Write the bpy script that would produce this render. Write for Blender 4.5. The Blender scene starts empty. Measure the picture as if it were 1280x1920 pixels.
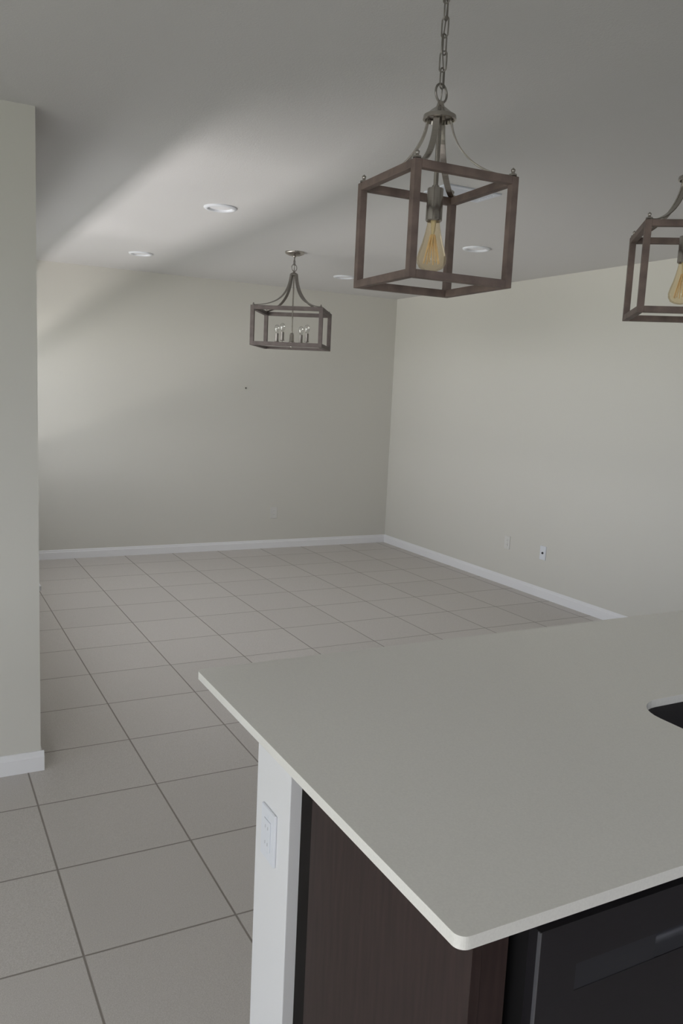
import bpy, bmesh, math, random
from mathutils import Vector, Matrix
random.seed(4)
PI = math.pi
C = bpy.context.scene.collection

# ---------------------------------------------------------------- camera
cam_data = bpy.data.cameras.new('camera')
cam = bpy.data.objects.new('camera', cam_data)
C.objects.link(cam)
bpy.context.scene.camera = cam
cam_data.sensor_fit = 'VERTICAL'
cam_data.sensor_height = 36.0
cam_data.lens = 1530.94 * 36.0 / 1920.0
cam_data.clip_start = 0.05
YAW, PITCH, ROLL = 0.49049, -0.14555, 0.04577
fw = Vector((math.sin(YAW) * math.cos(PITCH), math.cos(YAW) * math.cos(PITCH), math.sin(PITCH)))
r0 = Vector((math.cos(YAW), -math.sin(YAW), 0))
u0 = r0.cross(fw)
rr = math.cos(ROLL) * r0 + math.sin(ROLL) * u0
uu = -math.sin(ROLL) * r0 + math.cos(ROLL) * u0
m = Matrix((rr, uu, -fw)).transposed().to_4x4()
m.translation = Vector((-4.6533, -7.67223, 1.62726))
cam.matrix_world = m

# ---------------------------------------------------------------- light
sc = bpy.context.scene
sc.view_settings.view_transform = 'Standard'
sc.view_settings.look = 'None'
sc.view_settings.gamma = 1.0
sc.view_settings.use_curve_mapping = False
sc.view_settings.exposure = 0.13

world = bpy.data.worlds.new('sky')
sc.world = world
world.use_nodes = True
bg = world.node_tree.nodes['Background']
bg.inputs[0].default_value = (0.72, 0.78, 0.90, 1)
bg.inputs[1].default_value = 3.3


def area(name, loc, direction, sx, sy, power, color, spread=180):
    d = bpy.data.lights.new(name, 'AREA')
    d.shape = 'RECTANGLE'
    d.size, d.size_y = sx, sy
    d.energy = power
    d.color = color
    d.spread = math.radians(spread)
    o = bpy.data.objects.new(name, d)
    C.objects.link(o)
    # size sx runs horizontally, sy up the slope
    z = -Vector(direction).normalized()
    hx = Vector((direction[1], -direction[0], 0)).normalized()
    mw = Matrix((hx, z.cross(hx), z)).transposed().to_4x4()
    mw.translation = loc
    o.matrix_world = mw
    return o


# daylight bounced up off the sunlit ground outside the living room windows
area('ground_bounce_light', (-6.15, -2.65, 0.06), (0.25, 0, 1), 2.8, 0.35, 165, (1.0, 0.93, 0.92))
area('sunlit_yard_light', (-10.0, -2.1, 0.9), (1, 0, 0.0), 6.0, 1.8, 270, (1.0, 0.97, 0.96))  # added fill panel, brightens the right wall through the windows
# sky light in the living room windows
area('window_sky_light', (-4.42, -2.15, 1.38), (1, 0, -0.32), 3.7, 1.25, 50, (0.98, 0.97, 1.0))
# daylight in the sliding door of the dining side, left of the camera
area('patio_door_light', (-7.92, -6.5, 1.05), (1, 0, -1.0), 2.4, 2.0, 2, (0.93, 0.96, 1.0))
area('patio_ground_light', (-8.9, -6.5, 0.06), (0.8, 0, 0.5), 2.6, 0.8, 18, (1.0, 0.96, 0.93))
# fill lamp added behind the camera, in an opening made for it
area('rear_window_light', (-6.2, -8.7, 1.45), (0, 1, -0.8), 1.3, 1.1, 41, (0.97, 0.97, 1.0))
# fill lamp added behind the camera to brighten the countertop
area('kitchen_window_light', (-2.6, -8.7, 1.58), (0, 1, -0.35), 1.05, 0.8, 6, (0.98, 0.97, 1.0))


# ---------------------------------------------------------------- materials
def new_mat(name):
    mt = bpy.data.materials.new(name)
    mt.use_nodes = True
    nt = mt.node_tree
    return mt, nt, nt.nodes['Principled BSDF']


def mat(name, col, rough=0.5, metal=0.0, noise=0.0, nscale=40, bump=0.0, bscale=200, spec=0.5, stretch=None):
    mt, nt, b = new_mat(name)
    b.inputs['Base Color'].default_value = (*col, 1)
    b.inputs['Roughness'].default_value = rough
    b.inputs['Metallic'].default_value = metal
    b.inputs['Specular IOR Level'].default_value = spec
    tc = nt.nodes.new('ShaderNodeTexCoord')
    vec = tc.outputs['Object']
    if stretch:
        mp = nt.nodes.new('ShaderNodeMapping')
        mp.inputs['Scale'].default_value = stretch
        nt.links.new(vec, mp.inputs[0])
        vec = mp.outputs[0]
    if noise:
        n = nt.nodes.new('ShaderNodeTexNoise')
        n.inputs['Scale'].default_value = nscale
        n.inputs['Detail'].default_value = 5
        nt.links.new(vec, n.inputs['Vector'])
        r = nt.nodes.new('ShaderNodeValToRGB')
        r.color_ramp.elements[0].position = 0.3
        r.color_ramp.elements[1].position = 0.7
        r.color_ramp.elements[0].color = (*[c * (1 - noise) for c in col], 1)
        r.color_ramp.elements[1].color = (*[min(1, c * (1 + noise)) for c in col], 1)
        nt.links.new(n.outputs[0], r.inputs[0])
        nt.links.new(r.outputs[0], b.inputs['Base Color'])
    if bump:
        n2 = nt.nodes.new('ShaderNodeTexNoise')
        n2.inputs['Scale'].default_value = bscale
        nt.links.new(vec, n2.inputs['Vector'])
        bp = nt.nodes.new('ShaderNodeBump')
        bp.inputs['Strength'].default_value = bump
        bp.inputs['Distance'].default_value = 0.002
        nt.links.new(n2.outputs[0], bp.inputs['Height'])
        nt.links.new(bp.outputs[0], b.inputs['Normal'])
    return mt


def thin_glass(name, tint, refl=0.08, ior=1.5):
    mt = bpy.data.materials.new(name)
    mt.use_nodes = True
    nt = mt.node_tree
    nt.nodes.clear()
    out = nt.nodes.new('ShaderNodeOutputMaterial')
    tr = nt.nodes.new('ShaderNodeBsdfTransparent')
    tr.inputs[0].default_value = (*tint, 1)
    gl = nt.nodes.new('ShaderNodeBsdfGlossy')
    gl.inputs['Roughness'].default_value = 0.03
    fr = nt.nodes.new('ShaderNodeFresnel')
    fr.inputs[0].default_value = ior
    mx = nt.nodes.new('ShaderNodeMixShader')
    ad = nt.nodes.new('ShaderNodeMath')
    ad.operation = 'ADD'
    ad.inputs[1].default_value = refl
    nt.links.new(fr.outputs[0], ad.inputs[0])
    mn = nt.nodes.new('ShaderNodeMath')
    mn.operation = 'MINIMUM'
    mn.inputs[1].default_value = 0.35
    nt.links.new(ad.outputs[0], mn.inputs[0])
    nt.links.new(mn.outputs[0], mx.inputs[0])
    nt.links.new(tr.outputs[0], mx.inputs[1])
    nt.links.new(gl.outputs[0], mx.inputs[2])
    nt.links.new(mx.outputs[0], out.inputs[0])
    return mt


def floor_mat():
    mt, nt, b = new_mat('ceramic_floor_tile')
    L = nt.links
    N = nt.nodes
    tc = N.new('ShaderNodeTexCoord')
    sp = N.new('ShaderNodeSeparateXYZ')
    L.new(tc.outputs['Object'], sp.inputs[0])

    def mth(op, a, bb=None, c=None):
        n = N.new('ShaderNodeMath')
        n.operation = op
        for i, v in enumerate((a, bb, c)):
            if v is None:
                continue
            if isinstance(v, (int, float)):
                n.inputs[i].default_value = v
            else:
                L.new(v, n.inputs[i])
        return n.outputs[0]

    def grid(o, off, size):
        q = mth('DIVIDE', mth('SUBTRACT', o, off), size)
        f = mth('FRACT', q)
        d = mth('ABSOLUTE', mth('SUBTRACT', f, 0.5))          # 0.5 at the joint
        d = mth('MULTIPLY', mth('SUBTRACT', 0.5, d), size)     # metres from joint
        return d, mth('FLOOR', q)
    dx, ix = grid(sp.outputs[0], -4.25136, 0.46)
    dy, iy = grid(sp.outputs[1], -1.76243, 0.46492)
    d = mth('MINIMUM', dx, dy)
    mr = N.new('ShaderNodeMapRange')
    mr.inputs['From Min'].default_value = 0.0016
    mr.inputs['From Max'].default_value = 0.0046
    L.new(d, mr.inputs['Value'])
    # per tile variation
    cb = N.new('ShaderNodeCombineXYZ')
    L.new(ix, cb.inputs[0])
    L.new(iy, cb.inputs[1])
    wn = N.new('ShaderNodeTexWhiteNoise')
    L.new(cb.outputs[0], wn.inputs['Vector'])
    n1 = N.new('ShaderNodeTexNoise')
    n1.inputs['Scale'].default_value = 7
    n1.inputs['Detail'].default_value = 6
    n1.inputs['Roughness'].default_value = 3.3
    ad = N.new('ShaderNodeVectorMath')
    ad.operation = 'ADD'
    L.new(tc.outputs['Object'], ad.inputs[0])
    L.new(wn.outputs['Color'], ad.inputs[1])
    L.new(ad.outputs[0], n1.inputs['Vector'])
    rp = N.new('ShaderNodeValToRGB')
    rp.color_ramp.elements[0].position = 0.33
    rp.color_ramp.elements[1].position = 0.68
    rp.color_ramp.elements[0].color = (0.52, 0.485, 0.45, 1)
    rp.color_ramp.elements[1].color = (0.66, 0.625, 0.59, 1)
    L.new(n1.outputs[0], rp.inputs[0])
    hs = N.new('ShaderNodeHueSaturation')
    L.new(rp.outputs[0], hs.inputs['Color'])
    L.new(mth('ADD', mth('MULTIPLY', wn.outputs['Value'], 0.05), 0.975), hs.inputs['Value'])
    mx = N.new('ShaderNodeMix')
    mx.data_type = 'RGBA'
    mx.inputs[6].default_value = (0.27, 0.24, 0.215, 1)
    L.new(mr.outputs[0], mx.inputs[0])
    L.new(hs.outputs[0], mx.inputs[7])
    L.new(mx.outputs[2], b.inputs['Base Color'])
    rg = mth('SUBTRACT', 0.85, mth('MULTIPLY', mr.outputs[0], 0.40))
    L.new(rg, b.inputs['Roughness'])
    bp = N.new('ShaderNodeBump')
    bp.inputs['Strength'].default_value = 0.5
    bp.inputs['Distance'].default_value = 0.002
    L.new(mr.outputs[0], bp.inputs['Height'])
    L.new(bp.outputs[0], b.inputs['Normal'])
    return mt


M = dict(
    wall=mat('cream_wall_paint', (0.66, 0.645, 0.59), 0.75, bump=0.06, bscale=120),
    ceil=mat('white_ceiling_paint', (0.66, 0.65, 0.645), 0.9, bump=0.35, bscale=160),
    trim=mat('white_trim_paint', (0.86, 0.86, 0.87), 0.4),
    post=mat('white_island_paint', (0.80, 0.80, 0.80), 0.5, bump=0.05, bscale=140),
    floor=floor_mat(),
    quartz=mat('quartz_countertop', (0.88, 0.865, 0.81), 0.22, noise=0.03, nscale=260, spec=0.9),
    espresso=mat('espresso_wood', (0.036, 0.022, 0.020), 0.45, spec=0.32, noise=0.25, nscale=14, stretch=(6, 6, 0.5)),
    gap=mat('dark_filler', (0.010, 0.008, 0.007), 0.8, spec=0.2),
    black=mat('shadow_black', (0.012, 0.011, 0.012), 0.7),
    bsteel=mat('black_stainless', (0.032, 0.029, 0.033), 0.36, metal=0.3, noise=0.08, nscale=60, stretch=(1, 1, 30)),
    bsteel2=mat('black_stainless_handle', (0.045, 0.045, 0.052), 0.38, metal=0.3),
    steel=mat('door_edge_steel', (0.30, 0.30, 0.32), 0.35, metal=0.7),
    sink=mat('black_granite_sink', (0.018, 0.015, 0.016), 0.6, noise=0.3, nscale=500),
    nickel=mat('brushed_nickel', (0.44, 0.41, 0.375), 0.24, metal=1.0, noise=0.08, nscale=60, stretch=(1, 1, 20)),
    nickel_d=mat('chain_nickel', (0.30, 0.28, 0.26), 0.38, metal=1.0),
    frame=mat('weathered_brown_frame', (0.165, 0.120, 0.102), 0.6, noise=0.28, nscale=26, stretch=(1, 1, 1)),
    frame_g=mat('grey_brown_frame', (0.115, 0.093, 0.085), 0.65, noise=0.2, nscale=26),
    plastic=mat('white_plastic', (0.78, 0.80, 0.84), 0.35),
    plastic_w=mat('cream_plastic', (0.70, 0.69, 0.66), 0.4),
    slot_g=mat('grey_slot', (0.35, 0.35, 0.36), 0.6),
    slot=mat('dark_slot', (0.05, 0.05, 0.05), 0.6),
    vent=mat('vent_white', (0.70, 0.73, 0.80), 0.4),
    vent_in=mat('vent_interior', (0.30, 0.31, 0.34), 0.6),
    lens=mat('frosted_lens', (0.86, 0.86, 0.88), 0.5),
    amber=thin_glass('amber_bulb_glass', (0.97, 0.90, 0.76), 0.015, 1.15),
    clear=thin_glass('clear_bulb_glass', (0.95, 0.95, 0.94), 0.10),
    pane=thin_glass('window_pane', (0.96, 0.97, 0.97), 0.0),
    screen=thin_glass('insect_screen_mesh', (0.72, 0.72, 0.72), -0.04),
    filament=mat('amber_filament', (0.98, 0.76, 0.48), 0.4),
    bulbwhite=mat('bulb_stem_glass', (0.75, 0.68, 0.5), 0.3),
    grass=mat('outdoor_lawn', (0.16, 0.22, 0.08), 0.9, noise=0.3, nscale=5),
    nail=mat('small_nail', (0.14, 0.13, 0.12), 0.5, metal=0.6),
)


# ---------------------------------------------------------------- mesh helpers
def obj(name, bm, material, parent=None, smooth=False, bevel=0.0, kind=None, auto=None):
    bmesh.ops.recalc_face_normals(bm, faces=bm.faces[:])
    me = bpy.data.meshes.new(name)
    bm.to_mesh(me)
    bm.free()
    me.materials.append(material)
    if smooth:
        for p in me.polygons:
            p.use_smooth = True
    if auto is not None:
        me.set_sharp_from_angle(angle=math.radians(auto))
    o = bpy.data.objects.new(name, me)
    C.objects.link(o)
    if parent:
        o.parent = parent
    if bevel:
        md = o.modifiers.new('bevel', 'BEVEL')
        md.width = bevel
        md.segments = 2
        md.limit_method = 'ANGLE'
    if kind:
        o['kind'] = kind
    return o


def box(bm, x0, x1, y0, y1, z0, z1, mtx=None):
    vs = [bm.verts.new(Vector((x, y, z)) if mtx is None else mtx @ Vector((x, y, z)))
          for z in (z0, z1) for y in (y0, y1) for x in (x0, x1)]
    for f in ((0, 2, 3, 1), (4, 5, 7, 6), (0, 1, 5, 4), (2, 6, 7, 3), (0, 4, 6, 2), (1, 3, 7, 5)):
        bm.faces.new([vs[i] for i in f])


def lathe(bm, prof, seg=32, cx=0, cy=0, mtx=None):
    rings = []
    for r, z in prof:
        if r < 1e-6:
            v = Vector((cx, cy, z))
            rings.append([bm.verts.new(v if mtx is None else mtx @ v)])
        else:
            ring = []
            for k in range(seg):
                a = 2 * PI * k / seg
                v = Vector((cx + r * math.cos(a), cy + r * math.sin(a), z))
                ring.append(bm.verts.new(v if mtx is None else mtx @ v))
            rings.append(ring)
    for a, b in zip(rings, rings[1:]):
        if len(a) == 1 and len(b) == 1:
            continue
        for k in range(seg):
            k2 = (k + 1) % seg
            if len(a) == 1:
                bm.faces.new((a[0], b[k2], b[k]))
            elif len(b) == 1:
                bm.faces.new((a[k], a[k2], b[0]))
            else:
                bm.faces.new((a[k], a[k2], b[k2], b[k]))


def tube(bm, pts, r, seg=10, closed=False, cap=True):
    pts = [Vector(p) for p in pts]
    n = len(pts)
    rings = []
    prev = None
    for i, p in enumerate(pts):
        if closed:
            t = (pts[(i + 1) % n] - pts[i - 1]).normalized()
        else:
            t = (pts[min(i + 1, n - 1)] - pts[max(i - 1, 0)]).normalized()
        if prev is None:
            up = Vector((0, 0, 1)) if abs(t.z) < 0.9 else Vector((1, 0, 0))
            a = t.cross(up).normalized()
        else:
            a = (prev - t * prev.dot(t)).normalized()
        prev = a
        b = t.cross(a)
        rings.append([bm.verts.new(p + r * (math.cos(2 * PI * k / seg) * a + math.sin(2 * PI * k / seg) * b))
                      for k in range(seg)])
    m_ = n if closed else n - 1
    for i in range(m_):
        A, B = rings[i], rings[(i + 1) % n]
        for k in range(seg):
            bm.faces.new((A[k], A[(k + 1) % seg], B[(k + 1) % seg], B[k]))
    if not closed and cap:
        bm.faces.new(rings[0])
        bm.faces.new(list(reversed(rings[-1])))


def thing(name, label, cat, loc=(0, 0, 0), rotz=0.0, group=None):
    o = bpy.data.objects.new(name, None)
    o.empty_display_size = 0.1
    C.objects.link(o)
    o.location = loc
    o.rotation_euler = (0, 0, rotz)
    o['label'] = label
    o['category'] = cat
    if group:
        o['group'] = group
    return o


def copy_tree(o, parent=None):
    c = o.copy()
    C.objects.link(c)
    c.parent = parent
    for ch in list(o.children):
        copy_tree(ch, c)
    return c


def struct(name, bm, m_, bevel=0.0):
    return obj(name, bm, m_, kind='structure', bevel=bevel)


# ---------------------------------------------------------------- the room
H = 2.6335
PY = -4.245          # face of the wing wall
XW = -8.0            # far left of the dining side
YB = -8.75           # wall behind the camera
T = 0.15

bm = bmesh.new(); box(bm, XW, 0, YB, PY, -0.1, 0); box(bm, -4.2, 0, PY, 0, -0.1, 0)
struct('floor', bm, M['floor'])
bm = bmesh.new(); box(bm, XW, 0, YB, PY, H, H + 0.1); box(bm, -4.2, 0, PY, 0, H, H + 0.1)
struct('ceiling', bm, M['ceil'])
bm = bmesh.new(); box(bm, -4.2 - T, 0 + T, 0, T, 0, H)
struct('wall_far', bm, M['wall'])
bm = bmesh.new(); box(bm, 0, T, YB, 0, 0, H)
struct('wall_right', bm, M['wall'])
bm = bmesh.new()
box(bm, XW, -4.2, PY, PY + T, 0, H)
struct('wall_wing', bm, M['wall'])

# left wall of the living room with a twin window
WY0, WY1, WZ0, WZ1 = -4.05, -0.28, 0.75, 2.02
bm = bmesh.new()
box(bm, -4.2 - T, -4.2, PY + T, WY0, 0, H)
box(bm, -4.2 - T, -4.2, WY1, 0, 0, H)
box(bm, -4.2 - T, -4.2, WY0, WY1, 0, WZ0)
box(bm, -4.2 - T, -4.2, WY0, WY1, WZ1, H)
struct('wall_left', bm, M['wall'])


def window(n, y0, y1):
    bm = bmesh.new()
    xa, xb = -4.31, -4.25
    f = 0.045
    box(bm, xa, xb, y0, y0 + f, WZ0, WZ1)
    box(bm, xa, xb, y1 - f, y1, WZ0, WZ1)
    box(bm, xa, xb, y0 + f, y1 - f, WZ0, WZ0 + f)
    box(bm, xa, xb, y0 + f, y1 - f, WZ1 - f, WZ1)
    w = struct('window_%d' % n, bm, M['trim'])
    bm = bmesh.new()
    box(bm, xa - .01, xb, y0 + f, y1 - f, 1.37, 1.47)
    obj('meeting_rail', bm, M['trim'], w)
    bm = bmesh.new()
    box(bm, -4.283, -4.279, y0 + f, y1 - f, WZ0 + f, 1.37)
    obj('window_pane', bm, M['pane'], w)
    bm = bmesh.new()
    box(bm, -4.283, -4.279, y0 + f, y1 - f, 1.47, WZ1 - f)
    obj('window_pane', bm, M['pane'], w)
    bm = bmesh.new()
    box(bm, -4.306, -4.305, y0 + f, y1 - f, WZ0 + f, 1.38)
    obj('insect_screen', bm, M['screen'], w)
    return w


WW = (WY1 - WY0 - 0.08) / 3
for k in range(3):
    window(k + 1, WY0 + k * (WW + 0.04), WY0 + k * (WW + 0.04) + WW)
for k in (1, 2):
    bm = bmesh.new(); box(bm, -4.32, -4.24, WY0 + k * (WW + 0.04) - 0.04, WY0 + k * (WW + 0.04), WZ0, WZ1)
    struct('trim_%d' % k, bm, M['trim'])
bm = bmesh.new(); box(bm, -4.25, -4.17, WY0 - 0.03, WY1 + 0.03, WZ0 - 0.02, WZ0)
struct('trim_3', bm, M['trim'])

# walls behind and left of the camera, with a sliding door and openings added for the fill lamps
DY0, DY1, DZ = -7.8, -5.2, 2.05
bm = bmesh.new()
box(bm, XW - T, XW, YB, DY0, 0, H)
box(bm, XW - T, XW, DY1, PY + T, 0, H)
box(bm, XW - T, XW, DY0, DY1, DZ, H)
struct('wall_left_dining', bm, M['wall'])
bm = bmesh.new()
for a, b in ((DY0, DY0 + 0.06), (-6.53, -6.47), (DY1 - 0.06, DY1)):
    box(bm, XW - 0.1, XW - 0.04, a, b, 0, DZ)
box(bm, XW - 0.1, XW - 0.04, DY0, DY1, DZ - 0.06, DZ)
box(bm, XW - 0.1, XW - 0.04, DY0, DY1, 0, 0.05)
d = struct('door_1', bm, M['trim'])
bm = bmesh.new(); box(bm, XW - 0.075, XW - 0.07, DY0 + 0.06, -6.53, 0.05, DZ - 0.06)
box(bm, XW - 0.075, XW - 0.07, -6.47, DY1 - 0.06, 0.05, DZ - 0.06)
obj('door_pane', bm, M['pane'], d)

RX0, RX1, RZ0, RZ1 = -6.9, -5.5, 0.9, 2.05
KX0, KX1, KZ0, KZ1 = -3.2, -2.0, 1.10, 2.05
bm = bmesh.new()
box(bm, XW - T, RX0, YB - T, YB, 0, H)
box(bm, RX1, KX0, YB - T, YB, 0, H)
box(bm, KX1, T, YB - T, YB, 0, H)
box(bm, KX0, KX1, YB - T, YB, 0, KZ0)
box(bm, KX0, KX1, YB - T, YB, KZ1, H)
box(bm, RX0, RX1, YB - T, YB, 0, RZ0)
box(bm, RX0, RX1, YB - T, YB, RZ1, H)
struct('wall_back', bm, M['wall'])
bm = bmesh.new()
box(bm, RX0, RX0 + .06, YB - 0.1, YB - 0.05, RZ0, RZ1)
box(bm, RX1 - .06, RX1, YB - 0.1, YB - 0.05, RZ0, RZ1)
box(bm, RX0 + .06, RX1 - .06, YB - 0.1, YB - 0.05, RZ0, RZ0 + .06)
box(bm, RX0 + .06, RX1 - .06, YB - 0.1, YB - 0.05, RZ1 - .06, RZ1)
w = struct('window_4', bm, M['trim'])  # unseen window added around the rear fill lamp
bm = bmesh.new(); box(bm, RX0 + .06, RX1 - .06, YB - 0.08, YB - 0.076, RZ0 + .06, RZ1 - .06)
obj('window_pane', bm, M['pane'], w)
bm = bmesh.new()
box(bm, KX0, KX0 + .06, YB - 0.1, YB - 0.05, KZ0, KZ1)
box(bm, KX1 - .06, KX1, YB - 0.1, YB - 0.05, KZ0, KZ1)
box(bm, KX0 + .06, KX1 - .06, YB - 0.1, YB - 0.05, KZ0, KZ0 + .06)
box(bm, KX0 + .06, KX1 - .06, YB - 0.1, YB - 0.05, KZ1 - .06, KZ1)
w = struct('window_5', bm, M['trim'])  # unseen window added around the counter fill lamp
bm = bmesh.new(); box(bm, KX0 + .06, KX1 - .06, YB - 0.08, YB - 0.076, KZ0 + .06, KZ1 - .06)
obj('window_pane', bm, M['pane'], w)
# unseen dark cupboards added behind the camera to cut light on facing surfaces
bm = bmesh.new()
box(bm, -4.6, KX0 - 0.05, YB, YB + 0.33, 1.40, 2.35)
box(bm, KX1 + 0.05, -0.02, YB, YB + 0.33, 1.40, 2.35)
box(bm, -4.6, -0.02, YB, YB + 0.60, 0.10, 0.90)
struct('trim_4', bm, M['espresso'])

bm = bmesh.new(); box(bm, -30, 20, -30, 20, -0.25, -0.12)
struct('ground', bm, M['grass'])


# baseboards: a stepped profile run along each wall
def baseboard(name, a, b, n, h=0.085, t=0.013):
    """a->b along the wall foot, n the direction into the room"""
    a, b, n = Vector((*a, 0)), Vector((*b, 0)), Vector((*n, 0))
    prof = [(0, 0), (t, 0), (t, h * 0.72), (t * 0.72, h * 0.80), (t * 0.6, h * 0.94), (t * 0.35, h), (0, h)]
    bm = bmesh.new()
    A = [bm.verts.new(a + n * p + Vector((0, 0, q))) for p, q in prof]
    B = [bm.verts.new(b + n * p + Vector((0, 0, q))) for p, q in prof]
    for i in range(len(prof)):
        j = (i + 1) % len(prof)
        bm.faces.new((A[i], A[j], B[j], B[i]))
    bm.faces.new(A)
    bm.faces.new(list(reversed(B)))
    return struct(name, bm, M['trim'])


baseboard('baseboard_far', (-4.2, 0), (0, 0), (0, -1))
baseboard('baseboard_right', (0, 0), (0, YB), (-1, 0))
baseboard('baseboard_wing', (XW, PY), (-4.187, PY), (0, -1))
baseboard('baseboard_left', (-4.2, PY), (-4.2, -0.013), (1, 0))

# ---------------------------------------------------------------- island
CX0, CX1, CY0, CY1 = -4.023, -1.30, -6.882, -5.75
CT, CTH = 0.914, 0.020


def round_rect(x0, x1, y0, y1, r, seg=8):
    pts = []
    for cx, cy, a0 in ((x1 - r, y1 - r, 0), (x0 + r, y1 - r, 90), (x0 + r, y0 + r, 180), (x1 - r, y0 + r, 270)):
        for k in range(seg + 1):
            a = math.radians(a0 + 90 * k / seg)
            pts.append((cx + r * math.cos(a), cy + r * math.sin(a)))
    return pts


SX0, SX1, SY0, SY1 = -3.132, -2.36, -6.80, -6.345
bm = bmesh.new()
edges = []
loops = []
for pts in (round_rect(CX0, CX1, CY0, CY1, 0.018), round_rect(SX0, SX1, SY0, SY1, 0.09)):
    vs = [bm.verts.new((x, y, CT)) for x, y in pts]
    loops.append(vs)
    for i in range(len(vs)):
        edges.append(bm.edges.new((vs[i], vs[(i + 1) % len(vs)])))
bmesh.ops.triangle_fill(bm, use_beauty=True, use_dissolve=False, edges=edges)
geom = bmesh.ops.extrude_face_region(bm, geom=bm.faces[:])
bmesh.ops.translate(bm, verts=[v for v in geom['geom'] if isinstance(v, bmesh.types.BMVert)], vec=(0, 0, -CTH))
o = obj('island_countertop', bm, M['quartz'], bevel=0.003)
o['label'] = 'pale quartz countertop slab of the kitchen island with rounded corners'
o['category'] = 'countertop'

# undermount sink below the cut-out
t = thing('kitchen_sink', 'black undermount sink cut into the island countertop at the right edge', 'sink',
          (SX0, SY0, CT - CTH - 0.225))
bm = bmesh.new()
zt = 0.22
lw, ld = SX1 - SX0, SY1 - SY0
prev = None
for (e, z, rr_) in ((0.03, zt, 0.10), (-0.004, zt, 0.094), (-0.002, zt - 0.004, 0.094), (0.008, 0.03, 0.09), (0.03, 0.008, 0.08), (0.06, 0.004, 0.06)):
    if e == 0.03 and z == zt:
        pts = round_rect(-0.03, lw + 0.03, -0.03, ld + 0.03, rr_)
    else:
        pts = round_rect(e, lw - e, e, ld - e, rr_)
    ring = [bm.verts.new((x, y, z)) for x, y in pts]
    if prev:
        for i in range(len(ring)):
            j = (i + 1) % len(ring)
            bm.faces.new((prev[i], prev[j], ring[j], ring[i]))
    prev = ring
bm.faces.new(prev)
o = obj('sink_bowl', bm, M['sink'], t, smooth=True, auto=40)
md = o.modifiers.new('thickness', 'SOLIDIFY'); md.thickness = 0.004; md.offset = 1
bm = bmesh.new()
lathe(bm, [(0, 0.0055), (0.02, 0.0055), (0.032, 0.0075), (0.045, 0.008), (0.047, 0.0045)], 24, lw / 2, ld / 2)
obj('drain', bm, M['nickel'], t, smooth=True)

# painted half wall carrying the overhanging side of the counter
PX, PYa, PYb = -3.997, -6.281, -6.108
bm = bmesh.new(); box(bm, PX, CX1 - 0.03 + 0.0, PYa, PYb, 0, CT - CTH)
struct('wall_island', bm, M['post'], bevel=0.002)
baseboard('baseboard_island', (PX, PYb), (CX1 - 0.03, PYb), (0, 1))

# end cabinet (its finished end panel and stile show)
GX = -3.976       # face of the end panel
FY = -6.852       # front plane of the cabinet boxes
t = thing('island_end_cabinet', 'dark espresso wood end panel of the island beneath the countertop corner', 'cabinet', (GX, FY, 0))
bm = bmesh.new(); box(bm, 0, 0.018, 0.0, 0.514, 0.0, CT - CTH)
obj('side_panel', bm, M['espresso'], t, bevel=0.001)
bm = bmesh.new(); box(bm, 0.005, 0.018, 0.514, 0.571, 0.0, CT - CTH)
obj('filler_strip', bm, M['gap'], t)  # black strip stands in for the shade in the gap beside the panel
bm = bmesh.new(); box(bm, 0.018, 0.066, 0.002, 0.022, 0.10, CT - CTH)
obj('front_stile', bm, M['espresso'], t)
bm = bmesh.new(); box(bm, 0.018, 0.066, 0.06, 0.075, 0.0, 0.10)
obj('toe_kick', bm, M['black'], t)

# dishwasher
DX0, DX1 = -3.876, -3.276
t = thing('dishwasher', 'black dishwasher with pocket handle built under the island countertop', 'dishwasher', (DX0, FY, 0))
W = DX1 - DX0
bm = bmesh.new(); box(bm, 0.006, W - 0.006, 0.0, 0.55, 0.10, CT - CTH - 0.012)
obj('tub', bm, M['black'], t)
# door: slab with a pocket opening
hx0, hx1, hz0, hz1 = 0.075, W - 0.075, 0.762, 0.806
zb, ztp = 0.11, 0.878
bm = bmesh.new()
ya, yb = -0.026, -0.002
box(bm, 0, hx0, ya, yb, zb, ztp)
box(bm, hx1, W, ya, yb, zb, ztp)
box(bm, hx0, hx1, ya, yb, zb, hz0)
box(bm, hx0, hx1, ya, yb, hz1, ztp)
bmesh.ops.remove_doubles(bm, verts=bm.verts[:], dist=1e-5)
obj('door', bm, M['bsteel'], t)
bm = bmesh.new(); box(bm, hx0, hx0 + 0.17, ya + 0.001, yb, hz0, hz1)
obj('control_strip', bm, M['bsteel2'], t)
bm = bmesh.new()
# recessed scoop behind the opening
n = 10
prof = []
for k in range(n + 1):
    a = PI * k / n
    prof.append((ya + 0.002 + 0.020 * math.sin(a), hz1 - (hz1 - hz0) * k / n))
A = [bm.verts.new((hx0 + 0.17, y, z)) for y, z in prof]
B = [bm.verts.new((hx1, y, z)) for y, z in prof]
for i in range(n):
    bm.faces.new((A[i], A[i + 1], B[i + 1], B[i]))
bm.faces.new(A); bm.faces.new(list(reversed(B)))
obj('pocket_handle', bm, M['bsteel2'], t, smooth=True, auto=40)
bm = bmesh.new(); box(bm, -0.002, 0.001, ya - 0.001, ya + 0.004, zb, ztp)
obj('door_edge_trim', bm, M['steel'], t)  # paler strip paints the highlight along the door's corner bevel
bm = bmesh.new(); box(bm, 0.01, W - 0.01, 0.05, 0.06, 0.0, 0.10)
obj('toe_kick', bm, M['black'], t)

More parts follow.
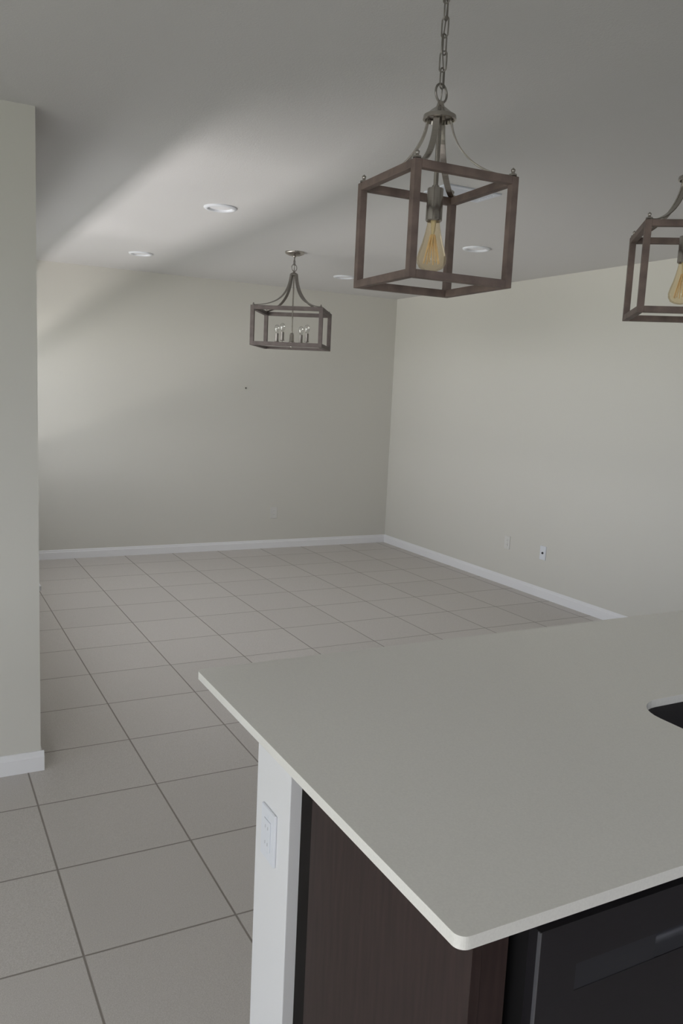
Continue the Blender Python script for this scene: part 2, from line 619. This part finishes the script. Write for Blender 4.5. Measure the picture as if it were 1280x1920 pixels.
# sink cabinet and a further cabinet to the right of the dishwasher
def cabinet(x0, w_, label):
    t = thing('base_cabinet', label, 'cabinet', (x0, FY, 0))
    bm = bmesh.new()
    box(bm, 0, 0.018, 0.0, 0.56, 0.10, CT - CTH)
    box(bm, w_ - 0.018, w_, 0.0, 0.56, 0.10, CT - CTH)
    box(bm, 0.018, w_ - 0.018, 0.0, 0.56, 0.10, 0.118)
    box(bm, 0.018, w_ - 0.018, 0.545, 0.56, 0.118, CT - CTH)
    obj('carcass', bm, M['espresso'], t)
    bm = bmesh.new(); box(bm, 0, w_, 0.06, 0.07, 0, 0.10); obj('toe_kick', bm, M['black'], t)
    for k in (0, 1):
        a = 0.004 + k * (w_ / 2)
        b = a + w_ / 2 - 0.008
        bm = bmesh.new()
        box(bm, a, b, -0.014, -0.001, 0.115, CT - CTH - 0.015)
        for q in ((a, a + 0.06, 0.115, CT - CTH - 0.015), (b - 0.06, b, 0.115, CT - CTH - 0.015),
                  (a + 0.06, b - 0.06, 0.115, 0.175), (a + 0.06, b - 0.06, CT - CTH - 0.075, CT - CTH - 0.015)):
            box(bm, q[0], q[1], -0.02, -0.014, q[2], q[3])
        d_ = obj('door', bm, M['espresso'], t)
        hx = b - 0.03 if k == 0 else a + 0.03
        bm = bmesh.new(); tube(bm, [(hx, -0.02, 0.72), (hx, -0.045, 0.725), (hx, -0.045, 0.835), (hx, -0.02, 0.84)], 0.005, 8)
        obj('handle', bm, M['nickel'], d_, smooth=True)
    return t


cabinet(-3.266, 0.98, 'dark espresso sink cabinet right of the dishwasher under the island sink')
cabinet(-2.276, 0.94, 'dark espresso cabinet at the far right end of the island')


# ---------------------------------------------------------------- wall plates
def face_matrix(loc, normal):
    n = Vector(normal)
    x = Vector((0, 0, 1)).cross(n)
    mt_ = Matrix((x, Vector((0, 0, 1)), n)).transposed().to_4x4()
    mt_.translation = Vector(loc)
    return mt_


def wall_plate(name, label, cat, loc, normal, style, m_=None, w_=0.072, h_=0.116, group=None):
    t = thing(name, label, cat, (0, 0, 0), 0, group)
    t.matrix_world = face_matrix(loc, normal)
    m_ = m_ or M['plastic']
    bm = bmesh.new(); box(bm, -w_ / 2, w_ / 2, -h_ / 2, h_ / 2, 0, 0.006)
    obj('cover_plate', bm, m_, t, bevel=0.002)
    if style == 'decora':
        bm = bmesh.new(); box(bm, -0.0168, 0.0168, -0.034, 0.034, 0.006, 0.0085)
        r = obj('receptacle', bm, m_, t, bevel=0.001)
        for s in (-0.018, 0.018):
            for q in (-0.0065, 0.0065):
                bm = bmesh.new(); box(bm, q - 0.0007, q + 0.0007, s - 0.0035, s + 0.0035, 0.0082, 0.0088)
                obj('slot', bm, M['slot_g'], r)
    elif style == 'duplex':
        for s in (-0.0195, 0.0195):
            bm = bmesh.new(); lathe(bm, [(0.0165, 0.006), (0.0165, 0.0085), (0, 0.0085)], 20, 0, s)
            r = obj('receptacle', bm, m_, t)
            for q in (-0.0065, 0.0065):
                bm = bmesh.new(); box(bm, q - 0.001, q + 0.001, s - 0.004, s + 0.004, 0.0082, 0.0089)
                obj('slot', bm, M['slot_g'], r)
    elif style == 'coax':
        bm = bmesh.new(); lathe(bm, [(0.010, 0.006), (0.010, 0.009), (0.006, 0.009), (0.006, 0.016), (0, 0.016)], 16)
        obj('cable_jack', bm, M['slot'], t)
    for s in (-1, 1):
        bm = bmesh.new(); lathe(bm, [(0.003, 0.006), (0.003, 0.0068), (0, 0.0072)], 10, 0, s * (0.042 if style != 'duplex' else 0.048))
        obj('screw', bm, m_, t)
    return t


wall_plate('wall_outlet', 'white outlet on the white end post of the island', 'outlet', (PX, -6.187, 0.690), (-1, 0, 0), 'decora')
wall_plate('wall_outlet', 'small cream outlet low on the far wall below the chandelier', 'outlet',
           (-1.347, 0, 0.369), (0, -1, 0), 'duplex', M['plastic_w'])
wall_plate('wall_outlet', 'small pale outlet on the right wall, nearer the room corner', 'outlet',
           (0, -2.094, 0.381), (-1, 0, 0), 'duplex', M['plastic_w'])
wall_plate('cable_plate', 'white cover plate with dark center jack low on the right wall', 'cable outlet',
           (0, -2.559, 0.377), (-1, 0, 0), 'coax')
t = thing('wall_nail', 'tiny dark nail in the middle of the far wall', 'nail')
t.matrix_world = face_matrix((-1.695, 0, 1.625), (0, -1, 0))
bm = bmesh.new(); lathe(bm, [(0.003, 0), (0.003, 0.012), (0.009, 0.013), (0.008, 0.016), (0, 0.017)], 12)
obj('nail_head', bm, M['nail'], t, smooth=True)


# ---------------------------------------------------------------- ceiling fittings
def downlight():
    t = thing('recessed_light', '', 'ceiling light', (0, 0, H), 0, 'recessed lights in the ceiling')
    bm = bmesh.new()
    lathe(bm, [(0.094, 0.0), (0.094, -0.005), (0.088, -0.010), (0.078, -0.012), (0.070, -0.010), (0.066, -0.002), (0.064, 0.0)], 40)
    obj('trim_ring', bm, M['plastic'], t, smooth=True, auto=50)
    bm = bmesh.new()
    lathe(bm, [(0.064, -0.0005), (0.045, -0.002), (0.02, -0.0028), (0, -0.003)], 32)
    obj('diffuser', bm, M['lens'], t, smooth=True)
    return t


L0 = downlight()
L0['label'] = 'round white recessed ceiling light, largest of the four, left in the bright patch'
L0.location = (-3.051, -3.045, H)
for x, y, lb in ((-3.001, -1.042, 'round white recessed ceiling light at far left near the far wall'),
                 (-1.207, -2.989, 'round white recessed ceiling light seen through the near cube pendant'),
                 (-1.221, -1.093, 'round white recessed ceiling light, faintest, between chandelier and near cube pendant')):
    c = copy_tree(L0)
    c.location = (x, y, H)
    c['label'] = lb

t = thing('ceiling_vent', 'white slatted air vent in the ceiling seen through the near cube pendant', 'air vent', (-2.19, -4.18, H))
bm = bmesh.new()
vw, vd = 0.33, 0.20
for q in ((-vw / 2, vw / 2, -vd / 2, -vd / 2 + 0.025), (-vw / 2, vw / 2, vd / 2 - 0.025, vd / 2),
          (-vw / 2, -vw / 2 + 0.025, -vd / 2 + 0.025, vd / 2 - 0.025), (vw / 2 - 0.025, vw / 2, -vd / 2 + 0.025, vd / 2 - 0.025)):
    box(bm, *q, -0.008, 0)
obj('frame', bm, M['vent'], t, bevel=0.002)
bm = bmesh.new(); box(bm, -vw / 2 + 0.025, vw / 2 - 0.025, -vd / 2 + 0.025, vd / 2 - 0.025, -0.001, 0)
obj('backing', bm, M['vent_in'], t)
for k in range(7):
    yc = -vd / 2 + 0.037 + k * 0.0227
    bm = bmesh.new()
    mt_ = Matrix.Translation((0, yc, -0.005)) @ Matrix.Rotation(math.radians(-20), 4, 'X')
    box(bm, -vw / 2 + 0.025, vw / 2 - 0.025, -0.010, 0.010, -0.0006, 0.0006, mt_)
    obj('slat', bm, M['vent'], t)


# ---------------------------------------------------------------- lantern lights
def bez(P, n=16):
    out = []
    for i in range(n + 1):
        s = i / n
        a = [(1 - s) ** 3, 3 * s * (1 - s) ** 2, 3 * s * s * (1 - s), s ** 3]
        out.append(tuple(sum(a[k] * P[k][j] for k in range(4)) for j in range(2)))
    return out


def strip(bm, prof, ang, w_, th):
    """flat bar following (r, z) profile in the vertical plane at angle ang"""
    d_ = Vector((math.cos(ang), math.sin(ang), 0))
    s_ = Vector((-math.sin(ang), math.cos(ang), 0))
    rings = []
    for i, (r, z) in enumerate(prof):
        a = prof[max(i - 1, 0)]
        b = prof[min(i + 1, len(prof) - 1)]
        tx, tz = b[0] - a[0], b[1] - a[1]
        l = math.hypot(tx, tz)
        nx, nz = -tz / l, tx / l
        ring = []
        for (u, v) in ((-1, -1), (1, -1), (1, 1), (-1, 1)):
            p = d_ * (r + v * nx * th / 2) + Vector((0, 0, z + v * nz * th / 2)) + s_ * (u * w_ / 2)
            ring.append(bm.verts.new(p))
        rings.append(ring)
    for A, B in zip(rings, rings[1:]):
        for k in range(4):
            bm.faces.new((A[k], A[(k + 1) % 4], B[(k + 1) % 4], B[k]))
    bm.faces.new(rings[0]); bm.faces.new(list(reversed(rings[-1])))


def oval(cz, hw, hh, ang, r, bm):
    pts = []
    for k in range(20):
        a = 2 * PI * k / 20
        cx = hw * math.cos(a)
        zz = (hh - hw) * (1 if math.sin(a) > 0 else -1) + hw * math.sin(a)
        if abs(math.sin(a)) < 1e-6:
            zz = 0
        pts.append((cx * math.cos(ang), cx * math.sin(ang), cz + zz))
    tube(bm, pts, r, 8, closed=True)


def chain(bm, z0, z1, pitch, hw, hh, r):
    n = max(1, round((z1 - z0) / pitch))
    for k in range(n):
        oval(z0 + (k + 0.5) * (z1 - z0) / n, hw, hh, 0.5 + (PI / 2) * (k % 2) + 0.12 * math.sin(k * 2.1), r, bm)


def torus(bm, cz, R_, r, ang):
    pts = [(R_ * math.cos(2 * PI * k / 28) * math.cos(ang), R_ * math.cos(2 * PI * k / 28) * math.sin(ang), cz + R_ * math.sin(2 * PI * k / 28)) for k in range(28)]
    tube(bm, pts, r, 8, closed=True)


def frame_bars(t, w_, h_, zb_, b_, material):
    """twelve square bars, z from zb_ to zb_+h_"""
    for s in (-1, 1):
        for q in (-1, 1):
            bm = bmesh.new()
            x, y = s * (w_ - b_) / 2, q * (w_ - b_) / 2
            box(bm, x - b_ / 2, x + b_ / 2, y - b_ / 2, y + b_ / 2, zb_, zb_ + h_)
            obj('upright_bar', bm, material, t, bevel=0.001)
    for z in (zb_, zb_ + h_ - b_):
        for s in (-1, 1):
            c_ = s * (w_ - b_) / 2
            nm = 'bottom_rail' if z == zb_ else 'top_rail'
            bm = bmesh.new(); box(bm, -w_ / 2 + b_, w_ / 2 - b_, c_ - b_ / 2, c_ + b_ / 2, z, z + b_)
            obj(nm, bm, material, t, bevel=0.001)
            bm = bmesh.new(); box(bm, c_ - b_ / 2, c_ + b_ / 2, -w_ / 2 + b_, w_ / 2 - b_, z, z + b_)
            obj(nm, bm, material, t, bevel=0.001)


def canopy(t, R_=0.065):
    bm = bmesh.new()
    lathe(bm, [(0, 0), (R_, 0), (R_, -0.006), (R_ * 0.93, -0.016), (R_ * 0.6, -0.026), (0.014, -0.030), (0.010, -0.038), (0, -0.040)], 36)
    obj('canopy', bm, M['nickel'], t, smooth=True, auto=50)


def make_pendant():
    t = thing('pendant_light', '', 'pendant light', (0, 0, H), 0, 'cube pendants over the island')
    w_, h_ = 0.2386, 0.2152
    zb_ = 1.850 - H
    zt_ = zb_ + h_
    hub = 2.190 - H
    canopy(t)
    frame_bars(t, w_, h_, zb_, 0.0155, M['frame'])
    # hub
    bm = bmesh.new()
    lathe(bm, [(0, hub + 0.028), (0.006, hub + 0.027), (0.008, hub + 0.018), (0.016, hub + 0.012), (0.026, hub + 0.004), (0.033, hub),
               (0.034, hub - 0.008), (0.030, hub - 0.009), (0.028, hub - 0.002), (0, hub - 0.002)], 32)
    obj('hub', bm, M['nickel'], t, smooth=True, auto=45)
    # arms
    rc = w_ / math.sqrt(2) - 0.013
    prof = bez([(0.024, hub - 0.002), (0.026, hub - 0.060), (0.080, zt_ + 0.006), (rc, zt_ + 0.0015)], 20)
    for k in range(4):
        bm = bmesh.new()
        strip(bm, prof, PI / 4 + k * PI / 2, 0.013, 0.003)
        obj('arm', bm, M['nickel'], t, bevel=0.0005)
        bm = bmesh.new()
        x = rc * math.cos(PI / 4 + k * PI / 2); y = rc * math.sin(PI / 4 + k * PI / 2)
        lathe(bm, [(0.008, zt_ + 0.002), (0.008, zt_ + 0.005), (0.003, zt_ + 0.007), (0.004, zt_ + 0.011), (0.0045, zt_ + 0.014), (0, zt_ + 0.018)], 14, x, y)
        obj('finial', bm, M['nickel'], t, smooth=True)
    bm = bmesh.new(); torus(bm, hub + 0.043, 0.0175, 0.0024, 0.35)
    obj('ring', bm, M['nickel_d'], t, smooth=True)
    bm = bmesh.new(); chain(bm, hub + 0.055, -0.036, 0.031, 0.0075, 0.0195, 0.0016)
    ch = obj('chain', bm, M['nickel_d'], t, smooth=True)
    bm = bmesh.new()
    tube(bm, [(0.002 * math.sin(k * 1.3), 0.002 * math.cos(k * 1.7), hub + 0.02 + k * (-0.036 - hub - 0.02) / 12) for k in range(13)], 0.0013, 6)
    obj('cord', bm, M['nickel_d'], t, smooth=True)
    # stem and socket
    sk = 2.050 - H
    bm = bmesh.new(); tube(bm, [(0, 0, hub), (0, 0, sk)], 0.005, 14)
    obj('stem', bm, M['nickel'], t, smooth=True, auto=50)
    bm = bmesh.new()
    lathe(bm, [(0, sk + 0.006), (0.007, sk + 0.005), (0.009, sk + 0.0005), (0.0160, sk - 0.001), (0.0166, sk - 0.003), (0.0166, sk - 0.034), (0.0172, sk - 0.036),
               (0.0172, sk - 0.064), (0.0155, sk - 0.066), (0.013, sk - 0.064), (0, sk - 0.060)], 28)
    obj('socket', bm, M['nickel'], t, smooth=True, auto=28)
    # teardrop bulb
    zb0 = sk - 0.064
    bm = bmesh.new()
    lathe(bm, [(0.0125, zb0), (0.0135, zb0 - 0.010), (0.0165, zb0 - 0.025), (0.0215, zb0 - 0.045), (0.0275, zb0 - 0.062), (0.0308, zb0 - 0.075),
               (0.0300, zb0 - 0.086), (0.0245, zb0 - 0.0955), (0.0140, zb0 - 0.1005), (0.005, zb0 - 0.1025), (0, zb0 - 0.103)], 32)
    bl = obj('bulb', bm, M['amber'], t, smooth=True)
    bm = bmesh.new()
    lathe(bm, [(0.006, zb0), (0.004, zb0 - 0.020), (0.0022, zb0 - 0.030), (0.002, zb0 - 0.045), (0, zb0 - 0.046)], 12)
    obj('glass_stem', bm, M['bulbwhite'], bl, smooth=True)
    bm = bmesh.new()
    n = 8
    for k in range(n):
        a = 2 * PI * k / n
        a2 = a + PI / n
        tube(bm, [(0.004 * math.cos(a), 0.004 * math.sin(a), zb0 - 0.028), (0.017 * math.cos(a), 0.017 * math.sin(a), zb0 - 0.086)], 0.0011, 5)
        tube(bm, [(0.017 * math.cos(a), 0.017 * math.sin(a), zb0 - 0.086), (0.005 * math.cos(a2), 0.005 * math.sin(a2), zb0 - 0.030)], 0.0011, 5)
    obj('filament', bm, M['filament'], bl)
    return t


p1 = make_pendant()
p1.location = (-3.683, -6.20, H)
p1.rotation_euler.z = -0.042
p1['label'] = 'brown wood cube pendant with one amber teardrop bulb, wholly in view above the island'
p2 = copy_tree(p1)
p2.location = (-2.9295, -6.1975, H)
p2.rotation_euler.z = -0.67
p2['label'] = 'brown wood cube pendant with amber bulb, cut off by the right edge'

# chandelier in the living room
t = thing('chandelier', 'square brown open box chandelier with four small clear bulbs hanging near the far wall', 'chandelier',
          (-2.098, -1.971, H), -0.59)
w_, h_ = 0.525, 0.282
zb_ = 1.936 - H
zt_ = zb_ + h_
hub = 2.478 - H
canopy(t, 0.072)
frame_bars(t, w_, h_, zb_, 0.028, M['frame_g'])
bm = bmesh.new()
lathe(bm, [(0, hub + 0.020), (0.006, hub + 0.018), (0.008, hub + 0.010), (0.024, hub + 0.002), (0.030, hub - 0.004), (0.030, hub - 0.012), (0, hub - 0.012)], 28)
obj('hub', bm, M['nickel_d'], t, smooth=True, auto=45)
rc = w_ / math.sqrt(2) - 0.025
prof = bez([(0.026, hub - 0.004), (0.045, hub - 0.175), (0.15, zt_ + 0.025), (rc, zt_ + 0.002)], 24)
for k in range(4):
    bm = bmesh.new()
    strip(bm, prof, PI / 4 + k * PI / 2, 0.023, 0.005)
    obj('arm', bm, M['nickel_d'], t)
    bm = bmesh.new()
    x = rc * math.cos(PI / 4 + k * PI / 2); y = rc * math.sin(PI / 4 + k * PI / 2)
    lathe(bm, [(0.009, zt_ + 0.003), (0.009, zt_ + 0.007), (0.004, zt_ + 0.010), (0.005, zt_ + 0.016), (0, zt_ + 0.020)], 12, x, y)
    obj('finial', bm, M['nickel_d'], t, smooth=True)
bm = bmesh.new(); torus(bm, hub + 0.042, 0.025, 0.0028, 0.9)
obj('ring', bm, M['nickel_d'], t, smooth=True)
bm = bmesh.new(); chain(bm, hub + 0.062, -0.036, 0.03, 0.0065, 0.019, 0.002)
tube(bm, [(0, 0, hub + 0.02), (0, 0, -0.036)], 0.003, 8)
obj('chain', bm, M['nickel_d'], t, smooth=True)
zc = zb_ + 0.040
bm = bmesh.new(); tube(bm, [(0, 0, hub), (0, 0, zc)], 0.0055, 12)
obj('stem', bm, M['nickel'], t, smooth=True, auto=50)
bm = bmesh.new()
lathe(bm, [(0, zc + 0.075), (0.012, zc + 0.070), (0.016, zc + 0.055), (0.018, zc + 0.010), (0.026, zc + 0.004), (0.026, zc - 0.010), (0.014, zc - 0.018),
           (0.008, zc - 0.030), (0.010, zc - 0.036), (0, zc - 0.042)], 24)
obj('center_body', bm, M['nickel'], t, smooth=True, auto=45)
# cross bar carrying the centre body between the bottom rails
bm = bmesh.new(); box(bm, -w_ / 2 + 0.028, w_ / 2 - 0.028, -0.006, 0.006, zb_ + 0.008, zb_ + 0.014)
obj('cross_bar', bm, M['nickel_d'], t)
for k in range(4):
    a = math.radians(157.7 + 90 * k)
    ca, sa = math.cos(a), math.sin(a)
    R_ = 0.132
    bm = bmesh.new()
    tube(bm, [(0.02 * ca, 0.02 * sa, zc), (0.06 * ca, 0.06 * sa, zc - 0.008), (R_ * ca, R_ * sa, zc - 0.004), (R_ * ca, R_ * sa, zc + 0.008)], 0.004, 8)
    lathe(bm, [(0, zc + 0.004), (0.016, zc + 0.006), (0.018, zc + 0.011), (0, zc + 0.012)], 16, R_ * ca, R_ * sa)
    ar = obj('light_arm', bm, M['nickel_d'], t, smooth=True)
    bm = bmesh.new()
    lathe(bm, [(0, zc + 0.011), (0.0135, zc + 0.012), (0.0135, zc + 0.068), (0, zc + 0.069)], 18, R_ * ca, R_ * sa)
    obj('socket', bm, M['nickel_d'], ar, smooth=True, auto=50)
    bm = bmesh.new()
    z1 = zc + 0.068
    lathe(bm, [(0.009, z1), (0.012, z1 + 0.008), (0.018, z1 + 0.022), (0.0205, z1 + 0.036), (0.019, z1 + 0.050), (0.013, z1 + 0.060), (0.006, z1 + 0.065), (0, z1 + 0.066)], 18, R_ * ca, R_ * sa)
    obj('bulb', bm, M['clear'], ar, smooth=True)
